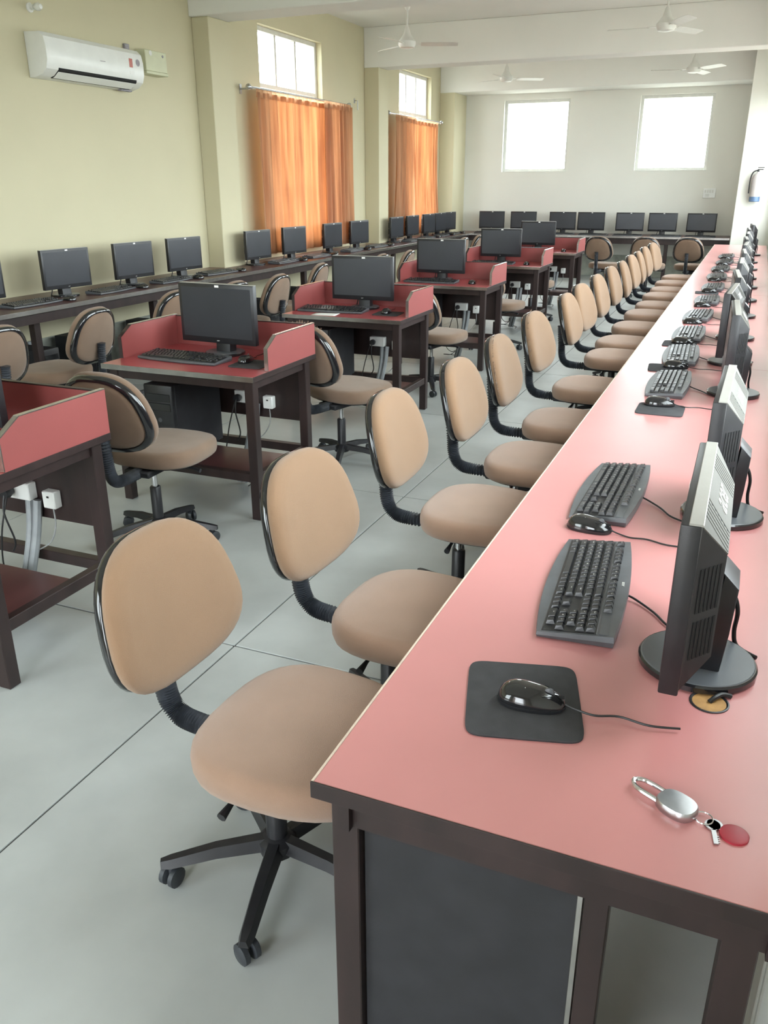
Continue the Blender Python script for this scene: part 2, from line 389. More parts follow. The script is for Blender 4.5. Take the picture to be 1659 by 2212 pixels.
# ================================================================ WALL BENCHES
def bench(name, x0, x1, y0, y1, front, label, legs):
    b = tag(empty(name, ((x0+x1)/2, (y0+y1)/2, 0)), label, 'bench'); cx, cy = (x0+x1)/2, (y0+y1)/2
    hx, hy = (x1-x0)/2, (y1-y0)/2
    part('bench_top', MB().box(-hx, hx, -hy, hy, TZ-.03, TZ, .0015), 'brown_laminate', b, smooth=False)
    if front == 'x':
        part('edge_lip', MB().box(hx, hx+.006, -hy, hy, TZ-.032, TZ+.001, .001), 'metal_edge', b, smooth=False)
        part('apron', MB().box(hx-.06, hx-.04, -hy, hy, TZ-.11, TZ-.03), 'dark_wood', b, smooth=False)
        for l in legs:
            part('leg', MB().box(hx-.17, hx-.11, l-cy-.03, l-cy+.03, 0, TZ-.03, .003), 'dark_wood', b, smooth=False)
            part('cross_bar', MB().box(-hx+.01, hx-.11, l-cy-.02, l-cy+.02, TZ-.09, TZ-.03), 'dark_wood', b, smooth=False)
    else:
        part('edge_lip', MB().box(-hx, hx, -hy-.006, -hy, TZ-.032, TZ+.001, .001), 'metal_edge', b, smooth=False)
        part('apron', MB().box(-hx, hx, -hy+.04, -hy+.06, TZ-.13, TZ-.03), 'dark_wood', b, smooth=False)
        for l in legs:
            part('leg', MB().box(l-cx-.03, l-cx+.03, -hy+.08, -hy+.14, 0, TZ-.03, .003), 'dark_wood', b, smooth=False)
            part('cross_bar', MB().box(l-cx-.02, l-cx+.02, -hy+.08, hy-.01, TZ-.09, TZ-.03), 'dark_wood', b, smooth=False)
    return b
bench('wall_bench', -5.29, -4.80, YF+.02, 15.5, 'x', 'long dark brown bench running under the curtained windows', [-.9, .55, 2.0, 3.4, 4.86, 6.3, 7.75, 9.2, 10.6, 12.05, 13.5])
fill = [(YF+.02, 8.05), (8.49, 12.29), (12.67, 15.5)]
wbn = [o for o in bpy.data.objects if o.name == 'wall_bench'][0]
for a, b in fill:
    part('bench_top', MB().box(XL+.002+5.045, -.245, a-wbn.location.y, b-wbn.location.y, TZ-.03, TZ, .0015), 'brown_laminate', wbn, smooth=False)
bench('wall_bench', -5.2, -.35, 15.5, YB-.01, 'y', 'dark brown bench against the back wall carrying seven monitors', [-4.6, -3.4, -2.5, -1.35, -.5])

# ================================================================ PRIVACY DESKS
def make_desk():
    d = tag(empty('computer_desk'), None, 'desk')          # origin: middle of the front edge on the floor; user at -y
    hw, dp = .45, .65
    part('desk_top', MB().box(-hw, hw, 0, dp, TZ-.024, TZ, .0015), 'red_laminate', d, smooth=False)
    part('edge_lip', MB().box(-hw-.004, hw+.004, -.004, 0, TZ-.026, TZ+.0008, .001), 'metal_edge', d, smooth=False)
    for s in (-1, 1):
        part('edge_lip', MB().box(s*(hw+.002)-.002, s*(hw+.002)+.002, 0, dp, TZ-.026, TZ+.0005, .001), 'dark_wood', d, smooth=False)
        x0, x1 = sorted((s*hw, s*(hw-.018)))
        pn = part('side_screen', MB().prism([(.15, TZ), (dp, TZ), (dp, .912), (.24, .912), (.15, .86)], 'x', x0, x1), 'red_panel', d, smooth=False)
        part('screen_trim', MB().box(x0-.001, x1+.001, .236, dp, .912, .917, .001), 'metal_edge', pn, smooth=False)
        part('screen_trim', MB().prism([(.146, TZ+.002), (.15, TZ+.002), (.15, .86), (.24, .912), (.24, .917), (.146, .8625)], 'x', x0-.001, x1+.001), 'metal_edge' if s > 0 else 'dark_wood', pn, smooth=False)
    bp = part('back_screen', MB().box(-hw+.018, hw-.018, dp-.018, dp, TZ, .906, .001), 'red_panel', d, smooth=False)
    part('screen_trim', MB().box(-hw+.018, hw-.018, dp-.019, dp+.001, .906, .911, .001), 'dark_wood', bp, smooth=False)
    for sx in (-1, 1):
        for y in (.03, dp-.08):
            part('leg', MB().box(sx*(hw-.045)-.025, sx*(hw-.045)+.025, y, y+.05, 0, TZ-.024, .003), 'dark_wood', d, smooth=False)
    part('apron', MB().box(-hw+.07, hw-.07, .035, .06, TZ-.075, TZ-.024, .002), 'dark_wood', d, smooth=False)
    part('modesty_panel', MB().box(-hw+.07, hw-.07, dp-.055, dp-.038, .38, TZ-.024, .001), 'dark_wood', d, smooth=False)
    for sx in (-1, 1):
        part('side_rail', MB().box(sx*(hw-.045)-.018, sx*(hw-.045)+.018, .08, dp-.08, .20, .245, .002), 'dark_wood', d, smooth=False)
        part('side_apron', MB().box(sx*(hw-.045)-.012, sx*(hw-.045)+.012, .08, dp-.08, TZ-.075, TZ-.024, .002), 'dark_wood', d, smooth=False)
    part('front_rail', MB().box(-hw+.07, hw-.07, .035, .075, .20, .245, .002), 'dark_wood', d, smooth=False)
    part('back_rail', MB().box(-hw+.07, hw-.07, dp-.075, dp-.035, .20, .245, .002), 'dark_wood', d, smooth=False)
    part('shelf', MB().box(-hw+.063, hw-.063, .075, .42, .222, .238, .001), 'brown_laminate', d, smooth=False)
    # sockets, plugs and the grey conduit that feeds them
    sb = part('socket_box', MB().box(-.02, .10, dp-.10, dp-.055, .46, .53, .004), 'white_plastic', d)
    part('plug', MB().lathe([(.020, 0), (.022, .02), (.012, .045)], 12, (.02, dp-.148, .495), 'y'), 'black_plastic', sb)
    part('plug_cord', MB().tube(smoothpath([(.02, dp-.145, .49), (.02, dp-.16, .42), (.03, dp-.14, .30), (.0, dp-.13, .245)]), .004, 6), 'cable_black', sb)
    s2 = part('socket_box', MB().box(.16, .22, dp-.095, dp-.055, .44, .51, .004), 'white_plastic', d)
    part('socket_hole', MB().box(.185, .195, dp-.097, dp-.094, .485, .492), 'slot_dark', s2, smooth=False)
    part('plug_cord', MB().tube(smoothpath([(.19, dp-.075, .44), (.192, dp-.08, .36), (.14, dp-.07, .28), (.08, dp-.1, .242)]), .003, 6), 'cable_grey', s2)
    part('loose_cable', MB().tube(smoothpath([(-.02, dp-.10, .46), (-.06, dp-.12, .30), (-.10, dp-.10, .12), (-.06, dp-.06, .05), (0, dp-.10, .07), (-.03, dp-.15, .04), (-.10, dp-.12, .03), (-.13, dp-.06, .02), (-.05, dp-.03, .012), (.08, dp-.08, .008), (.10, dp-.20, .006)]), .0035, 6), 'cable_black', d)
    part('conduit', MB().tube(smoothpath([(.075, dp-.075, .46), (.07, dp-.10, .30), (.02, dp-.16, .01)]), .017, 8).tube(smoothpath([(.115, dp-.075, .46), (.10, dp-.10, .30), (.05, dp-.16, .01)]), .017, 8), 'pvc_grey', d)
    return d
make = Maker(make_desk)
DESKY = [1.70, 3.36, 5.25, 7.30, 9.35, 11.40]
dlab = ['red screened computer desk cut off beside the front chair', 'red screened computer desk with a bare top, keyboard and black mouse pad',
        'red screened desk with a sheet of white paper lying on it', 'fourth red screened desk from the cut-off one',
        'fifth red screened desk from the cut-off one', 'last red screened desk before the back bench']
for k, y in enumerate(DESKY): make(-2.55, y, 0, 0, dlab[k], 'red privacy desks in the middle row')

# ================================================================ SWIVEL CHAIRS
def outline(n, wx, wz, e=2.7, taper=.14):
    pts = []
    for k in range(n):
        a = 2*PI*k/n; c, s = math.cos(a), math.sin(a)
        x = wx*math.copysign(abs(c)**(2/e), c); z = wz*math.copysign(abs(s)**(2/e), s)
        pts.append((x*(1-taper*(z/wz+.35)*.5), z))
    return pts
def make_chair_kind(fabric):
    def fn():
        c = tag(empty('swivel_chair'), None, 'chair')        # faces +y, origin on the floor under the post
        sy = .10                                            # seat sits a little ahead of the post
        o = outline(36, .235, .225, 2.8, .10)
        pts = [(.97, .402), (1.0, .408), (1.02, .425), (1.025, .445), (1.012, .462), (.975, .474), (.90, .481), (.6, .485), (.3, .485)]
        rs = []
        for s, z in pts:
            rs.append([(x*s, sy+y*s, z-.02*max(0, y/.215-.55)*s) for x, y in o])
        seat = part('seat', MB().rings(rs), 'fabric_seat' if fabric == 'fabric_tan' else fabric, c, angle=60)
        part('seat_pan', MB().rings([[(x*.70, sy+y*.70, .388) for x, y in o], [(x*.88, sy+y*.88, .391) for x, y in o], [(x*.93, sy+y*.93, .404) for x, y in o]]), 'black_plastic', seat)
        part('mechanism', MB().box(-.07, .07, -.13, .16, .358, .39, .008), 'black_matt', c)
        part('lever', MB().tube([(.06, .02, .385), (.20, .03, .378), (.24, .03, .370)], [.006, .006, .011], 8), 'black_plastic', c)
        # backrest: front cushion, rear shell cushion, glossy rim between
        tilt = R(14); by, bz = -.285, .700
        bo = outline(40, .218, .178, 2.7, .30)
        def B(x, d, z):       # local backrest point: d forward (+y), curved about the spine
            d = d + .55*x*x
            return (x, by + d*math.cos(tilt) - z*math.sin(tilt), bz + z*math.cos(tilt) + d*math.sin(tilt))
        fr = [(.985, -.002), (1.02, .006), (1.03, .018), (1.005, .031), (.94, .041), (.80, .047), (.55, .049), (.25, .049)]
        back = part('backrest', MB().rings([[B(x*s, d, z*s) for x, z in bo] for s, d in fr]), fabric, c, angle=60)
        rb = [(.99, .002), (1.012, -.004), (1.015, -.016), (.985, -.026), (.90, -.029), (.875, -.020)]
        part('rim', MB().rings([[B(x*s, d, z*s) for x, z in bo] for s, d in rb], True, True), 'black_gloss', back, angle=60)
        bk = [(.89, -.019), (.87, -.027), (.75, -.032), (.4, -.034)]
        part('rear_cushion', MB().rings([[B(x*s, d, z*s) for x, z in bo] for s, d in bk]), 'fabric_worn', back, angle=60)
        # corrugated back post
        path = smoothpath([(0, -.08, .376), (0, -.21, .375), (0, -.272, .388), (0, -.302, .435), (0, -.312, .53), (0, -.325, .66)], 10)
        P2 = []; rr = []
        for i in range(len(path)-1):
            for q in range(2):
                P2.append(path[i].lerp(path[i+1], q/2)); rr.append(.028 if q else .0205)
        part('back_post', MB().tube(P2, rr, 12), 'bellows', c, angle=20)
        part('gas_column', MB().lathe([(.013, .22), (.013, .38)], 12), 'chrome', c)
        part('column_sleeve', MB().lathe([(.026, .075), (.026, .27), (.022, .275), (.014, .276)], 14), 'black_plastic', c)
        part('hub', MB().lathe([(.02, .065), (.045, .07), (.048, .105), (.030, .118)], 16), 'black_plastic', c)
        for k in range(5):
            a = 2*PI*k/5+.3; ca, sa = math.cos(a), math.sin(a)
            Mx = Matrix.Rotation(a, 4, 'Z')
            prof = []
            for t, z, w, h in ((.03, .100, .024, .030), (.15, .092, .021, .026), (.26, .072, .018, .022), (.285, .068, .012, .018)):
                prof.append([Mx @ Vector((t, -w, z-h/2)), Mx @ Vector((t, w, z-h/2)), Mx @ Vector((t, w*.55, z+h/2)), Mx @ Vector((t, -w*.55, z+h/2))])
            lg = part('base_leg', MB().rings(prof), 'black_plastic', c, angle=25)
            cx, cy = ca*.262, sa*.262
            mb = MB()
            T = Matrix.Translation((cx, cy, 0)) @ Matrix.Rotation(a+.9, 4, 'Z')
            for s in (-1, 1):
                w = []
                for r, h in ((.018, .004), (.026, .008), (.026, .020), (.018, .024)):
                    w.append([T @ Vector((r*math.cos(2*PI*q/14), s*h, .026+r*math.sin(2*PI*q/14))) for q in range(14)])
                mb.rings(w)
            mb.tube([T @ Vector((0, 0, .03)), T @ Vector((0, 0, .066))], .007, 8)
            part('castor', mb, 'castor', lg)
        return c
    return fn
tan_chair = Maker(make_chair_kind('fabric_tan'))
worn_chair = Maker(make_chair_kind('fabric_worn'))
def tear(chair, n, side, seed):
    rn = random.Random(seed); back = [c for c in chair.children if c.name.startswith('backrest')][0]
    mb = MB()
    for i in range(n):
        a = R(90) + (R(12) + R(110)*i/n)*side if side else R(35+110*i/n)
        x, z = .218*math.cos(a)*(1-.15*(math.sin(a)+.35)), .182*math.sin(a)
        p = Vector((x, -.285+.55*x*x-z*.25+.015, .700+z*.97))
        d = Vector((math.cos(a), .3, math.sin(a)))
        L = rn.uniform(.012, .034); w = rn.uniform(.004, .010); t = Vector((-math.sin(a), 0, math.cos(a)))
        mb.rings([[p-t*w, p+t*w, p+t*w+Vector((0, .004, 0)), p-t*w+Vector((0, .004, 0))], [p+d*L-t*w*.3, p+d*L+t*w*.5, p+d*L+t*w*.5+Vector((0, .002, .002)), p+d*L-t*w*.3+Vector((0, .002, .002))]])
    tag(part('torn_fabric', mb, 'fabric_worn', back, smooth=False), 'frayed shreds of torn upholstery', kind='stuff')
cy_ = [1.386, 2.01, 2.854, 3.53, 4.21, 5.08, 6.08, 6.70, 7.48, 8.28, 8.93, 9.72, 10.30, 11.05, 11.80]
crot = [-3, -4, 0, -1, 0, -5, -1, -6, -2, -2, 1, -3, 2, -2, -8]
cx_ = [-.875, -.835, -.89, -.84, -.84, -.865, -.86, -.88, -.88, -.885, -.87, -.89, -.88, -.90, -.89]
for i in range(15):
    lab = ['tan swivel chair facing the open end of the long red table, opposite the mouse pad',
           'second tan swivel chair from the open end of the long red table',
           'third tan swivel chair from the open end, its chrome post and base in view'][i] if i < 3 else \
          ('fifth tan swivel chair along the long table, backrest edge torn and frayed' if i == 4 else
           'sixth tan swivel chair along the long table, its backrest edge slightly frayed' if i == 5 else
           '%s tan swivel chair from the open end of the long red table' % ORD[i+1])
    ch = tan_chair(cx_[i], cy_[i], 0, R(-90+crot[i]), lab, 'tan chairs in the row along the long red table')
    if i == 4: tear(ch, 26, -1, 3)
    if i == 5: tear(ch, 12, -1, 5)
# chairs at the desks, backs to the camera
for x, y, a, lab in ((-2.45, 3.00, 2, 'worn tan swivel chair with black rimmed back between the first two red desks'),
                     (-2.16, 4.44, -16, 'worn tan swivel chair with torn back edge pulled up to the desk with paper'),
                     (-2.31, 6.47, -11, 'worn tan swivel chair at the fourth red desk'),
                     (-2.33, 8.48, -14, 'worn tan swivel chair at the fifth red desk'),
                     (-2.45, 10.50, -10, 'worn tan swivel chair at the last red desk')):
    ch = worn_chair(x, y, 0, R(a), lab, 'worn chairs at the red desks')
    if abs(y-4.44) < .01: tear(ch, 18, 0, 9)
# chairs along the wall bench
for i, (x, y, a) in enumerate(((-4.10, 3.48, 86), (-4.10, 4.23, 94), (-4.15, 5.35, 72), (-4.10, 5.93, 88), (-4.05, 6.53, 91), (-4.20, 7.60, 96), (-4.08, 8.90, 90), (-4.0, 9.50, 95), (-4.15, 12.1, 90), (-4.13, 12.8, 88))):
    lab = ['worn tan swivel chair at the wall bench cut off by the nearest desk', 'worn tan swivel chair with thick dark rim beside the bench leg'][i] if i < 2 else \
        '%s worn swivel chair along the wall bench, counted from the cut-off one' % ORD[i+1]
    worn_chair(x, y, 0, R(a), lab, 'worn chairs along the wall bench')
for x, y, a, lab in ((-2.03, 13.35, -12, 'dark backed swivel chair at the back bench beside the last desk'),
                     (-1.40, 13.45, -6, 'swivel chair half hidden at the middle of the back bench'),
                     (-.80, 13.55, -8, 'dark backed swivel chair at the back bench next to the long table end')):
    worn_chair(x, y, 0, R(a), lab, 'chairs at the back bench')

# ================================================================ MONITORS
LOGO = text_mesh('acer', .060, .0008, 'logo_white', .25)
LOGO_S = text_mesh('acer', .010, .0004, 'logo_white', .25)
LOGO_M = text_mesh('acer', .012, .0004, 'logo_white', .25)
def make_monitor():
    m = tag(empty('monitor'), None, 'monitor')               # screen towards -y, origin at the base on the table
    hw, z0, z1 = .238, .068, .372
    pn = part('bezel', MB().box(-hw, hw, -.040, -.008, z0, z1, .003, 2), 'black_plastic', m)
    part('screen', MB().box(-hw+.018, hw-.018, -.0408, -.0395, z0+.030, z1-.018), 'screen', pn, smooth=False)
    place('maker_mark', LOGO_S, pn, (0, -.0405, z0+.014), (PI/2, 0, 0))
    part('sticker', MB().box(.0, .026, -.0412, -.0405, z1-.015, z1-.004), 'paper', pn, smooth=False)
    part('top_strip', MB().box(-hw+.002, hw-.002, -.028, -.006, z1-.001, z1+.003, .001), 'strip_glare', pn, smooth=False)
    # back cover: tapering shell, sky glare painted into its sloped top, sides ventilated
    e0, e1, yb = hw-.004, hw-.058, .034; zt0, zt1, zb0, zb1 = z1-.002, z1-.062, z0+.010, z0+.055
    lo = part('back_cover', MB().rings([[(-e0, -.008, zb0), (e0, -.008, zb0), (e0, -.008, zt0), (-e0, -.008, zt0)], [(-e1, yb, zb1), (e1, yb, zb1), (e1, yb, zt1), (-e1, yb, zt1)]]), 'black_plastic', m, smooth=False)
    nn = Vector((0, zt0-zt1, yb+.008)).normalized(); q = nn*.0016
    up = part('upper_cover', MB().rings([[(-e0, -.008, zt0), (e0, -.008, zt0), (e1, yb, zt1), (-e1, yb, zt1)], [Vector(p)+q for p in ((-e0+.001, -.008, zt0), (e0-.001, -.008, zt0), (e1-.001, yb, zt1), (-e1+.001, yb, zt1))]]), 'cover_glare', m, smooth=False)
    def slope(x, t, h): return Vector((x, -.008+(yb+.008)*t, zt0+(zt1-zt0)*t)) + nn*h
    mb = MB()
    for k in range(22):
        x = -e1+.006+k*(2*e1-.012)/21
        if -.085 < x < .085: continue
        mb.rings([[slope(x-.003, t, h) for t, h in ((.04, .0012), (.96, .0012), (.96, .0024), (.04, .0024))], [slope(x+.003, t, h) for t, h in ((.04, .0012), (.96, .0012), (.96, .0024), (.04, .0024))]])
    tag(part('cover_ribs', mb, 'cover_glare', up, smooth=False), kind='stuff')
    p = slope(-.005, .5, .0022)
    place('maker_logo', LOGO, up, p, (math.atan2(nn.y, nn.z), 0, PI))
    sl = MB()
    for k in range(6):
        t = .15+k*.14
        sl.rings([[slope(.088, a, h) for a, h in ((t, .0012), (t+.05, .0012), (t+.05, .0020), (t, .0020))], [slope(.098, a, h) for a, h in ((t, .0012), (t+.05, .0012), (t+.05, .0020), (t, .0020))]])
    tag(part('cover_slots', sl, 'slot_dark', up, smooth=False), kind='stuff')
    vt = MB()
    for sx in (-1, 1):
        sn = Vector((sx*(yb+.008), e0-e1, 0)).normalized()
        for k in range(6):
            t = .16+k*.135
            def side(tt, z, h): return Vector((sx*(e0+(e1-e0)*tt), -.008+(yb+.008)*tt, z)) + sn*h
            for za, zc in ((z0+.065, z0+.135), (z0+.15, z1-.075)):
                vt.rings([[side(t, za, h) for h in (.0, .0012)] + [side(t+.07, za, h) for h in (.0012, .0)], [side(t, zc, h) for h in (.0, .0012)] + [side(t+.07, zc, h) for h in (.0012, .0)]])
    tag(part('vent_slots', vt, 'slot_dark', lo, smooth=False), kind='stuff')
    st = part('stand_neck', MB().prism([(-.005, .012), (.055, .012), (.062, .10), (.066, .19), (.036, .22), (.034, .10), (.0, .07)], 'x', -.045, .045, .004), 'black_plastic', m)
    bs = part('base', MB().lathe([(.102, 0), (.108, .003), (.108, .013), (.105, .0165)], 40, (0, .015, 0)), 'black_gloss', m)
    part('base_plate', MB().lathe([(.104, .016), (.102, .0178), (.01, .0185)], 40, (0, .015, 0)), 'base_grey', bs)
    part('signal_cable', MB().tube(smoothpath([(-.07, .034, .13), (-.07, .062, .125), (-.072, .075, .09), (-.085, .075, .04), (-.09, .085, .006), (-.06, .12, .005)]), .0045, 7).tube([(-.07, .03, .132), (-.07, .062, .127)], .010, 8), 'cable_black', m)
    return m
mon = Maker(make_monitor)
RM_Y = [1.50, 2.33, 3.86, 4.57, 5.35, 6.29, 7.17, 8.10, 8.90, 9.85, 10.75, 11.9]
RM_X = [.0, .012, .0, -.035, -.03, -.028, -.024, -.024, -.033, -.03, -.03, .0]
for i, (x, y) in enumerate(zip(RM_X, RM_Y)):
    lab = 'black monitor with glare-painted sloped back nearest the open end of the long red table' if i == 0 else '%s monitor from the open end of the long red table' % ORD[i+1]
    mon(x, y, TZ, R(-90+[0, -1, 2, -3, 3, 0, 2, -2, 2, 0, 2, 3][i]), lab, 'monitors on the long red table')
LM_Y = [4.55, 5.46, 6.31, 7.08, 8.47, 9.32, 10.37, 11.22, 12.62, 13.31, 14.08, 14.66, 15.2]
for i, y in enumerate(LM_Y):
    lab = ['monitor cut off at the near end of the wall bench', 'black monitor on the wall bench, farthest from the column, under the air conditioner',
           'middle black monitor of the three under the air conditioner', 'black monitor under the air conditioner, next to the corner column'][i] if i < 4 else \
        '%s monitor on the wall bench counted from the air conditioner column' % ORD[i-3]
    mon(-5.14, y, TZ, R(90+[0, -7, -5, -6, -4, -6, -3, -7, -2, -2, -4, -3, -5][i]), lab, 'monitors on the wall bench')
BX = [-4.53, -3.93, -3.21, -2.70, -2.03, -1.475, -.84]
for i, x in enumerate(BX):
    mon(x, 15.92, TZ, R([3, 2, 0, -1, 4, 0, -3][i]), '%s monitor on the back bench counted from the curtained corner' % ORD[i+1], 'monitors on the back bench')
DM = [(-2.55, 2.10), (-2.545, 3.80), (-2.565, 5.70), (-2.68, 7.75), (-2.665, 9.80), (-2.71, 11.85)]
for i, (x, y) in enumerate(DM):
    mon(x, y, TZ, R([0, -3, 2, 0, 1, 0][i]), ['monitor on the red desk that is cut off beside the front chair', 'black monitor with a small white sticker on the red desk with a bare top',
        'black monitor on the red desk with white paper', 'black monitor on the fourth red desk', 'black monitor on the fifth red desk', 'black monitor on the last red desk'][i], 'monitors on the red desks')

# ================================================================ KEYBOARDS
U = .0207
ROWS = [[(0, 1)] + [(2+k, 1) for k in range(4)] + [(6.5+k, 1) for k in range(4)] + [(11+k, 1) for k in range(4)] + [(15.25+k, 1) for k in range(3)],
        [(k, 1) for k in range(13)] + [(13, 2)] + [(15.25+k, 1) for k in range(3)] + [(18.5+k, 1) for k in range(4)],
        [(0, 1.5)] + [(1.5+k, 1) for k in range(12)] + [(13.5, 1.5)] + [(15.25+k, 1) for k in range(3)] + [(18.5+k, 1) for k in range(4)],
        [(0, 1.75)] + [(1.75+k, 1) for k in range(11)] + [(12.75, 2.25)] + [(18.5+k, 1) for k in range(3)],
        [(0, 2.25)] + [(2.25+k, 1) for k in range(10)] + [(12.25, 2.75)] + [(16.25, 1)] + [(18.5+k, 1) for k in range(4)],
        [(0, 1.5), (1.5, 1), (2.5, 1.5), (4, 6), (10, 1.5), (11.5, 1), (12.5, 1), (13.5, 1.5)] + [(15.25+k, 1) for k in range(3)] + [(18.5, 2), (20.5, 1)]]
ROWY = [.048, .022, .0015, -.019, -.0395, -.060]
def deck(y): return .014+(y+.085)*.085
def key_bm(mb, w, at=(0, 0, 0)):
    h = .0075; x, y, z = at; a = w*U/2-.0013; b = U/2-.0013
    lo = [(x-a, y-b, z), (x+a, y-b, z), (x+a, y+b, z), (x-a, y+b, z)]; a2, b2 = a-.0024, b-.003
    hi = [(x-a2, y-b2-.0004, z+h), (x+a2, y-b2-.0004, z+h), (x+a2, y+b2, z+h+.0012), (x-a2, y+b2, z+h+.0012)]
    return mb.rings([lo, hi])
KEYM = {}
def kb_body(k):
    out = []
    for i in range(13): t = -1+2*i/12; out.append((.25*t, -.083-.018*(1-t*t)))
    for i in range(13): t = 1-2*i/12; out.append((.25*t, .070+.014*(1-t*t)))
    bot = [(x*.985, y*.98, .002) for x, y in out]; mid = [(x, y, deck(y)*.55) for x, y in out]; top = [(x*.99, y*.985, deck(y)) for x, y in out]
    part('case', MB().rings([bot, mid, top]), 'grey_plastic', k, angle=30)
    part('key_well', MB().rings([[(x, y, deck(y)+.0003) for x, y in ((-.242, -.074), (.242, -.074), (.242, .036), (-.242, .036))], [(x, y, deck(y)+.001) for x, y in ((-.240, -.072), (.240, -.072), (.240, .034), (-.240, .034))]]), 'black_plastic', k, smooth=False)
    part('cable', MB().tube(smoothpath([(.02, .075, .014), (.025, .10, .006), (.07, .14, .004), (.12, .17, .004), (.15, .21, .004)]), .0025, 6), 'cable_black', k)
    place('maker_mark', LOGO_M, k, (.0, .070, deck(.07)+.0006), (math.atan(.085), 0, 0))
    part('lock_panel', MB().box(.148, .242, .040, .058, deck(.05)-.002, deck(.05)+.0012), 'grey_plastic', k, smooth=False)
LEG = [['Esc'] + ['F%d' % i for i in range(1, 13)], list('`1234567890-='), ['Tab'] + list('QWERTYUIOP[]'), ['Caps'] + list("ASDFGHJKL;'") + ['Enter'], ['Shift'] + list('ZXCVBNM,./') + ['Shift'], ['Ctrl', '', 'Alt', '', 'Alt', '', '', 'Ctrl']]
PADL = {1: ['Num', '/', '*', '-'], 2: list('789+'), 3: list('456'), 4: list('123'), 5: ['0', '.']}
LEGM = {}
def legends(k):
    bm = bmesh.new(); sl = math.atan(.085)
    for r_, row in enumerate(ROWS):
        lab = list(LEG[r_]) + ['']*(len(row)-len(LEG[r_]))
        if r_ in PADL: n = len(PADL[r_]) if r_ != 4 else 4; lab[len(row)-n:] = (PADL[r_] + [''])[:n] if r_ == 4 else PADL[r_]
        for (x, w), t in zip(row, lab):
            if not t: continue
            if t not in LEGM: LEGM[t] = text_mesh(t, .0075 if len(t) == 1 else .0042, .00012, 'logo_white')
            me = LEGM[t].copy(); y = ROWY[r_]
            me.transform(Matrix.Translation((-.232+(x+w/2)*U*1.005-.001, y+.0015, deck(y)+.0008+.0075+.0009)) @ Matrix.Rotation(sl+.05, 4, 'X')); bm.from_mesh(me); bpy.data.meshes.remove(me)
    me = bpy.data.meshes.new('key_legends'); bm.to_mesh(me); bm.free(); me.materials.append(MATS['logo_white'])
    tag(place('key_legends', me, k), 'small white lettering on the keys', kind='stuff')
def make_kb_full():
    k = tag(empty('keyboard'), None, 'keyboard'); kb_body(k); legends(k)
    for r, row in enumerate(ROWS):
        for x, w in row:
            if w not in KEYM: KEYM[w] = key_bm(MB(), w).mesh('key', 'key_plastic', smooth=False)
            y = ROWY[r]; place('key', KEYM[w], k, (-.232+(x+w/2)*U*1.005, y, deck(y)+.0008), (math.atan(.085), 0, 0))
    return k
def make_kb_far():
    k = tag(empty('keyboard'), None, 'keyboard'); kb_body(k); mb = MB()
    for r, row in enumerate(ROWS):
        for x, w in row: key_bm(mb, w, (-.232+(x+w/2)*U*1.005, ROWY[r], deck(ROWY[r])+.0008))
    tag(part('keys', mb, 'key_plastic', k, smooth=False), kind='stuff'); return k
kb_full = Maker(make_kb_full); kb_far = Maker(make_kb_far)
# ================================================================ MICE AND PADS
def make_mouse():
    m = tag(empty('computer_mouse'), None, 'mouse')          # front (buttons, cable) towards +y
    NU, NV = 22, 10; L, Wd = .060, .033
    def shape(u, v, sc=1., lift=0.):
        a = 2*PI*u; t = v
        ph = t*PI/2; c, s = math.cos(ph), math.sin(ph)
        x = Wd*math.copysign(abs(math.cos(a))**.8, math.cos(a))*c**.75; y = L*math.copysign(abs(math.sin(a))**.8, math.sin(a))*c**.75
        x *= 1-.10*(y/L); z = .006+(.030-.008*(y/L))*s**.95
        return (x*sc, y*sc, z+lift)
    part('shell', MB().rings([[shape(i/NU, j/NV) for i in range(NU)] for j in range(NV)] + [[shape(i/NU, .985) for i in range(NU)]]), 'black_gloss', m, angle=70)
    part('skirt', MB().rings([[(x*.97, y*.97, .001) for x, y, z in [shape(i/NU, 0) for i in range(NU)]], [(x*1.012, y*1.012, .0045) for x, y, z in [shape(i/NU, 0) for i in range(NU)]], [(x*1.01, y*1.01, .008) for x, y, z in [shape(i/NU, 0) for i in range(NU)]]]), 'black_plastic', m)
    part('scroll_wheel', MB().lathe([(.006, -.0035), (.0085, -.002), (.0085, .002), (.006, .0035)], 16, (0, .030, .0285), 'x'), 'grey_plastic', m)
    part('button_seam', MB().tube([(x, y, z+.0004) for x, y, z in [shape(.25+.18*math.cos(PI*k/10)*1., .62) for k in range(11)]], .0006, 5).box(-.0006, .0006, .036, .056, .020, .0262), 'slot_dark', m)
    place('maker_mark', LOGO_M, m, (0, -.012, .0362), (0, 0, 0))
    part('cable', MB().tube(smoothpath([(0, .058, .010), (.002, .075, .006), (.006, .11, .003), (-.004, .15, .003), (.006, .20, .003), (-.002, .25, .003)]), .002, 6), 'cable_black', m)
    return m
mouse = Maker(make_mouse)
def make_pad():
    p = tag(empty('mouse_pad'), None, 'mouse pad')
    o = outline(40, .100, .117, 9, 0)
    part('cloth_top', MB().rings([[(x, y, .0022) for x, y in o], [(x, y, .0036) for x, y in o], [(x*.99, y*.99, .0042) for x, y in o]]), 'pad_cloth', p)
    part('rubber_base', MB().rings([[(x*.998, y*.998, 0) for x, y in o], [(x*.998, y*.998, .0022) for x, y in o]]), 'black_matt', p); return p
pad = Maker(make_pad)
KB_R = [(-.226, 1.735, 3.8), (-.27, 2.39, -.9), (-.25, 3.93, 0), (-.255, 4.66, 2), (-.265, 5.37, 0), (-.262, 6.17, -2), (-.25, 7.04, 1), (-.25, 7.98, 0), (-.26, 8.93, 2), (-.26, 9.8, 0), (-.25, 10.65, -2), (-.26, 11.5, 0)]
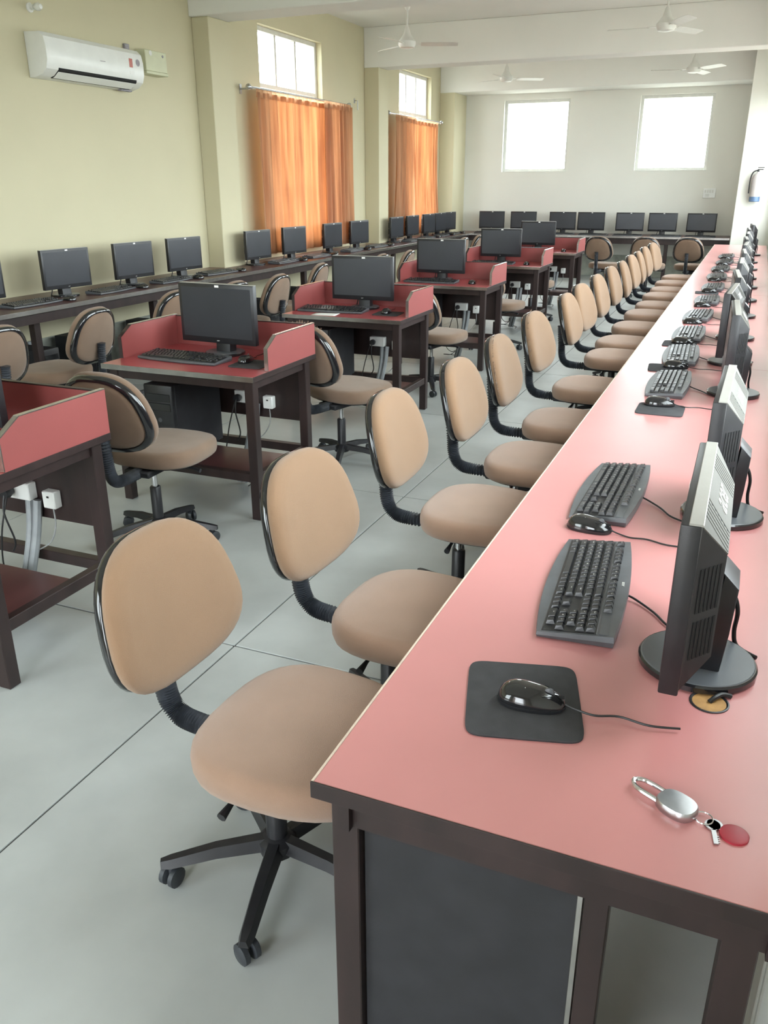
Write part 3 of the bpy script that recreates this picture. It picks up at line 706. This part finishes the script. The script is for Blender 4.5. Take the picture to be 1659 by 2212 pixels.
for i, (x, y, a) in enumerate(KB_R):
    lab = 'black keyboard closest to the lone mouse pad on the long red table' if i == 0 else '%s keyboard from the open end of the long red table' % ORD[i+1]
    (kb_full if i < 2 else kb_far)(x, y, TZ, R(-90+a), lab, 'keyboards on the long red table')
MS_R = [(-.245, 1.245, 4), (-.292, 2.095, -8), (-.258, 3.53, 2), (-.262, 4.34, 0), (-.285, 5.06, -3), (-.285, 5.86, 0), (-.275, 6.72, 5), (-.272, 7.64, 0), (-.275, 8.60, -4), (-.28, 9.48, 0), (-.27, 10.33, 3), (-.27, 11.18, 0)]
PADS = {0: (-.262, 1.255, 15), 2: (-.248, 3.47, 0), 3: (-.30, 4.33, 4), 4: (-.30, 5.05, 0), 7: (-.29, 7.62, 3)}
for i, (x, y, a) in enumerate(MS_R):
    z = TZ+(.0042 if i in PADS else 0)
    lab = 'glossy black mouse on the grey pad at the open end of the red table' if i == 0 else '%s black mouse from the open end of the long red table' % ORD[i+1]
    mouse(x, y, z, R(-90+a), lab, 'mice on the long red table')
for i, (x, y, a) in PADS.items():
    lab = 'charcoal mouse pad at the open end of the long red table' if i == 0 else 'dark mouse pad under the %s mouse of the long red table' % ORD[i+1]
    p = pad(x, y, TZ, R(a), lab, 'mouse pads on the long red table')
    if i: p.scale = (.92, .80, 1)
# wall bench
for i, y in enumerate(LM_Y):
    if i == 12: continue
    yy = y + (.39 if i not in (3, 7) else .39)
    if i == 3: yy = 7.48
    if any(abs(yy-q) < .12 for q in ()): continue
    nm = ('%s keyboard along the wall bench counted from its near end' % ORD[i+1])
    kb_far(-5.02, yy, TZ, R(90+[0, 4, 3, -5, 2, 0, 4, 0, 3, 0, 2, 0, 0][i]), nm, 'keyboards on the wall bench')
    mouse(-4.93, yy+.31, TZ, R(90), '%s mouse along the wall bench counted from its near end' % ORD[i+1], 'mice on the wall bench')
for i, x in enumerate(BX):
    kb_far(x+(.1 if i % 2 else .02), 15.615, TZ, 0, '%s keyboard on the back bench counted from the curtained corner' % ORD[i+1], 'keyboards on the back bench')
DK = [(-2.62, 1.93, 0), (-2.66, 3.61, -3), (-2.72, 5.50, 3), (-2.70, 7.53, 0), (-2.70, 9.58, 2), (-2.72, 11.63, 0)]
DN = ['cut-off red desk', 'red desk with a bare top', 'red desk with white paper', 'fourth red desk', 'fifth red desk', 'last red desk']
for i, (x, y, a) in enumerate(DK):
    kb_far(x, y, TZ, R(a), 'black keyboard on the %s' % DN[i], 'keyboards on the red desks')
    mx = -2.31 if i != 1 else -2.318
    mouse(mx, y+.02+(.03 if i == 1 else 0), TZ+(.0042 if i in (0, 1, 2) else 0), R(8), 'black mouse on the %s' % DN[i], 'mice on the red desks')
    if i < 3:
        p = pad(-2.265 if i == 1 else -2.30, y+.02, TZ, R(4), 'dark mouse pad on the %s' % DN[i], 'mouse pads on the red desks'); p.scale = (.95, .85, 1)

# ================================================================ TOWER COMPUTERS
def make_tower():
    t = tag(empty('tower_computer'), None, 'computer')       # front towards -y
    part('case', MB().box(-.09, .09, -.20, .21, .008, .40, .004), 'black_matt', t)
    fr = part('front_bezel', MB().box(-.09, .09, -.225, -.20, .006, .402, .008, 2), 'black_plastic', t)
    for k in range(2): part('drive_bay', MB().box(-.074, .074, -.2275, -.224, .315-k*.05, .355-k*.05, .002), 'black_gloss', fr, smooth=False)
    part('power_button', MB().lathe([(.012, 0), (.012, .004), (.008, .005)], 14, (0, -.2255, .215), 'y'), 'grey_plastic', fr)
    vt = MB()
    for k in range(7): vt.box(-.06, .06, -.2258, -.2245, .04+k*.018, .046+k*.018)
    tag(part('air_slots', vt, 'slot_dark', fr, smooth=False), kind='stuff')
    for sx in (-1, 1):
        for y in (-.17, .17): part('foot', MB().box(sx*.07-.012, sx*.07+.012, y-.012, y+.012, 0, .009), 'black_plastic', t, smooth=False)
    return t
tower = Maker(make_tower)
for x, y, z, a, lab in ((-2.74, 3.68, .238, 0, 'black tower computer on the shelf of the red desk with a bare top'),
                        (-2.78, 5.57, .238, 0, 'black tower computer on the shelf of the red desk with white paper'),
                        (-2.78, 7.62, .238, 0, 'black tower computer on the shelf of the fourth red desk'),
                        (-2.78, 9.67, .238, 0, 'black tower computer on the shelf of the fifth red desk'),
                        (-2.78, 11.72, .238, 0, 'black tower computer on the shelf of the last red desk'),
                        (-5.20, 5.02, 0, 90, 'black tower computer on the floor beside the bench leg'),
                        (-5.20, 5.62, 0, 92, 'black tower computer below the bench behind the dark rimmed chair'),
                        (-5.20, 6.55, 0, 90, 'black tower computer below the bench under the middle air conditioner monitor'),
                        (-5.05, 8.30, 0, 88, 'black tower computer below the bench by the corner column'),
                        (-5.20, 9.45, 0, 90, 'black tower computer below the bench by the glowing curtain')):
    tower(x, y, z, R(a), lab, 'tower computers')

# ================================================================ AIR CONDITIONER and its stabiliser
ac = tag(empty('air_conditioner', (XL, 6.36, 2.40)), 'white split air conditioner high on the yellow wall', 'air conditioner')
pf = [(0, .0), (.06, .0), (.135, .02), (.185, .06), (.205, .12), (.205, .22), (.19, .285), (.15, .32), (0, .325)]
part('body', MB().prism(pf, 'y', -.60, .60, .008), 'white_plastic', ac, angle=25)
part('outlet', MB().prism([(.095, .004), (.132, .014), (.186, .055), (.19, .075), (.15, .045), (.10, .02)], 'y', -.47, .50), 'slot_dark', ac, smooth=False)
lv = part('louvre', MB().prism([(.118, .004), (.175, .040), (.180, .046), (.174, .048), (.116, .010)], 'y', -.465, .495), 'white_plastic', ac, smooth=False)
part('display_strip', MB().box(.2045, .206, .02, .085, .175, .18), 'sticker_grey', ac, smooth=False)
part('energy_sticker', MB().box(.2045, .2062, .40, .445, .17, .24), 'sticker_red', ac, smooth=False)
part('round_sticker', MB().lathe([(.028, .2045), (.028, .206)], 18, (0, .52, .215), 'x'), 'sticker_grey', ac)
part('white_label', MB().box(.2045, .2062, .40, .46, .115, .14), 'paper', ac, smooth=False)
part('drain_nub', MB().box(.05, .09, .40, .55, -.012, .002, .003), 'sticker_grey', ac)
sb = tag(empty('voltage_stabiliser', (XL, 7.26, 2.56)), 'pale olive voltage stabiliser box next to the air conditioner', 'stabiliser')
part('case', MB().box(0, .12, -.15, .17, .025, .20, .006), 'cream_plastic', sb)
part('base_lip', MB().box(0, .125, -.155, .175, 0, .025, .004), 'cream_plastic', sb)
part('indicator', MB().lathe([(.012, .12), (.012, .124)], 12, (0, .11, .165), 'x'), 'sticker_grey', sb)
part('maker_badge', MB().lathe([(.022, .12), (.022, .1215)], 18, (0, -.07, .175), 'x'), 'frame_white', sb)
cl = tag(empty('cable_clamp', (XL, 6.98, 2.745)), 'small dark cable clamp above the air conditioner corner', 'clamp')
part('clip', MB().box(0, .03, -.03, .03, .0, .045, .004), 'sticker_grey', cl); part('wire', MB().tube(smoothpath([(.015, 0, .02), (.012, .06, -.01), (.012, .14, -.02)]), .004, 6), 'cable_grey', cl)
lb = tag(empty('wall_lamp', (XL, 5.86, 2.90)), 'small bulb holder on the yellow wall above the air conditioner', 'lamp')
part('holder', MB().lathe([(.035, 0), (.035, .012), (.02, .02), (.02, .05)], 16, (0, 0, 0), 'x'), 'white_plastic', lb)
part('bulb', MB().lathe([(.012, .05), (.028, .075), (.03, .095), (.018, .12), (.004, .126)], 16, (0, 0, 0), 'x'), 'white_plastic', lb)

# ================================================================ CEILING FANS
def make_fan():
    f = tag(empty('ceiling_fan'), None, 'ceiling fan')        # origin at the ceiling
    part('canopy', MB().lathe([(.02, -.14), (.035, -.11), (.065, -.01), (.065, 0)], 20), 'fan_white', f)
    part('down_rod', MB().lathe([(.011, -.40), (.011, -.08)], 10), 'fan_white', f)
    part('motor', MB().lathe([(.03, -.54), (.085, -.53), (.105, -.50), (.105, -.465), (.075, -.43), (.045, -.39), (.028, -.33), (.014, -.30)], 24), 'fan_white', f)
    for k in range(3):
        Mx = Matrix.Rotation(2*PI*k/3, 4, 'Z'); mb = MB(); rs = []
        for r, w in ((.17, .045), (.24, .060), (.42, .066), (.58, .062), (.615, .05)):
            rs.append([Mx @ Vector((r, -w, -.490+.012)), Mx @ Vector((r, w, -.490-.012)), Mx @ Vector((r, w, -.494-.012)), Mx @ Vector((r, -w, -.494+.012))])
        b = part('blade', mb.rings(rs), 'fan_white', f, smooth=False)
        part('blade_arm', MB().rings([[Mx @ Vector((r, s*.016, -.492+h)) for s, h in ((-1, 0), (1, 0), (1, .006), (-1, .006))] for r in (.09, .20)]), 'fan_white', b, smooth=False)
    return f
fan = Maker(make_fan)
for x, y, a, lab in ((-4.17, 10.6, 23, 'white ceiling fan hanging near the glowing curtain window'), (-1.18, 10.6, -60, 'white ceiling fan over the long red table before the second beam'),
                     (-4.02, 14.6, 30, 'far white ceiling fan near the curtained back corner'), (-1.16, 14.6, 75, 'far white ceiling fan near the extinguisher column')):
    fan(x, y, ZC, R(a), lab, 'ceiling fans')

# ================================================================ WALL FITTINGS
ex = tag(empty('fire_extinguisher', (-.065, 14.905, 1.33)), 'pale fire extinguisher with blue foot hanging on the corner column', 'fire extinguisher')
part('cylinder', MB().lathe([(.075, .07), (.075, .34), (.06, .385), (.025, .41), (.02, .43)], 22), 'extinguisher_grey', ex)
part('foot', MB().lathe([(.070, 0), (.077, .005), (.077, .07), (.074, .075)], 22), 'blue_paint', ex)
part('valve', MB().lathe([(.016, .43), (.016, .46)], 12).box(-.012, .07, -.01, .01, .455, .468, .003).box(-.012, .08, -.01, .01, .485, .496, .003), 'black_plastic', ex)
part('hose', MB().tube(smoothpath([(-.015, 0, .45), (-.07, -.01, .42), (-.098, -.01, .32), (-.096, -.01, .12)]), .009, 8), 'black_plastic', ex)
part('hanger', MB().box(-.02, .02, .06, .095, .36, .40), 'steel', ex, smooth=False)
sw = tag(empty('switch_board', (-.80, YB, 1.36)), 'white electric switch board on the back wall', 'switch board')
part('plate', MB().box(-.10, .10, -.03, 0, 0, .16, .004), 'white_plastic', sw)
for k in range(4): part('switch', MB().box(-.08+k*.04, -.055+k*.04, -.036, -.03, .085, .13, .002), 'frame_white', sw)
part('socket', MB().box(-.06, .0, -.034, -.03, .02, .065, .002), 'frame_white', sw)
for y, z, lab in ((5.35, .33, 'grey socket box on the wall below the bench by the leg'), (6.28, .40, 'grey socket box on the wall below the bench behind the third chair')):
    s = tag(empty('wall_socket', (XL+.008, y, z)), lab, 'socket')
    part('plate', MB().box(0, .03, -.07, .07, -.05, .05, .003), 'pvc_grey', s); part('plug', MB().lathe([(.02, .03), (.022, .05), (.01, .07)], 12, (0, .01, 0), 'x'), 'black_plastic', s)
tk = tag(empty('cable_trunking', (XR, 1.30, 0)), 'white vertical cable trunking on the wall below the long table', 'trunking')
part('channel', MB().box(-.035, 0, -.06, .07, 0, .70, .003), 'pvc_white', tk, smooth=False); part('cover', MB().box(-.041, -.035, -.052, .02, 0, .70, .002), 'pvc_white', tk, smooth=False)
bo = tag(empty('wall_bracket', (-5.27, 11.98, 2.62)), 'small steel wall bracket by the second column', 'bracket')
bo.location = (XL, 11.95, 2.70); part('arm', MB().tube([(0, 0, 0), (.05, 0, 0), (.05, 0, -.12)], .007, 8), 'steel', bo); part('plate', MB().box(0, .006, -.02, .02, -.03, .03), 'steel', bo, smooth=False)

# ================================================================ SMALL THINGS ON THE TABLE
hole = tag(empty('cable_grommet', (.045, 1.375, TZ)), 'round cable grommet sunk in the table by the first monitor', 'grommet')
part('ring', MB().rings([[(r*math.cos(2*PI*k/28), r*math.sin(2*PI*k/28), z) for k in range(28)] for r, z in ((.034, -.001), (.034, .002), (.0315, .0025), (.029, .001), (.029, -.001))], False, False), 'black_plastic', hole)
part('cavity', MB().lathe([(.0005, .0004), (.029, .0006)], 28, cap=False), 'hole_wood', hole)
part('cable', MB().tube(smoothpath([(.035, .030, .0035), (.02, .022, .008), (.008, .008, .007), (.0, .0, .001)]), .0045, 8), 'cable_black', hole)
pk = tag(empty('padlock', (.015, 1.066, TZ)), 'steel padlock lying on the open end of the long red table', 'padlock'); pk.rotation_euler = (0, 0, R(-28))
o = outline(28, .030, .024, 2.6, 0)
part('body', MB().rings([[(x*s, y*s, z) for x, y in o] for s, z in ((.9, 0), (1, .004), (1, .013), (.92, .0165), (.4, .0175))]), 'steel', pk, angle=40)
part('shackle', MB().tube(smoothpath([(-.020, .013, .009), (-.050, .013, .009), (-.066, .010, .009), (-.074, 0, .009), (-.066, -.010, .009), (-.050, -.013, .009), (-.020, -.013, .009)], 5), .0038, 8), 'chrome', pk)
ks = tag(empty('key_bunch', (.065, 1.056, TZ)), 'bunch of keys with a red tag beside the padlock', 'keys')
part('ring', MB().tube([(.013*math.cos(2*PI*k/20)-.012, .013*math.sin(2*PI*k/20)+.004, .004) for k in range(21)], .0011, 6), 'chrome', ks)
def key_shape(rz, m, n):
    Mx = Matrix.Rotation(rz, 4, 'Z'); mb = MB()
    mb.lathe([(.011, .0), (.011, .0022)], 16, (.004, 0, .001)).box(.013, .042, -.0032, .0032, .001, .0032)
    for k in range(4): mb.box(.026+k*.004, .0275+k*.004, .003, .0055, .001, .0032)
    for v in mb.bm.verts: v.co = Mx @ v.co
    part(n, mb, m, ks)
key_shape(R(-25), 'steel', 'key'); key_shape(R(-80), 'steel', 'key')
part('red_tag', MB().lathe([(.020, .0), (.020, .003), (.018, .0036)], 24, (.030, -.012, -.0)), 'red_tag', ks)
pp = tag(part('paper_sheet', MB().grid(lambda u, v: (-.09+.18*u, -.055+.11*v, .0008+.002*u*v), 6, 4), 'paper'), 'white sheet of paper on the red desk near its front edge', 'paper')
pp.location = (-2.70, 5.33, TZ+.0005); pp.rotation_euler = (0, 0, R(6))
so = pp.modifiers.new('sheet', 'SOLIDIFY'); so.thickness = .0004
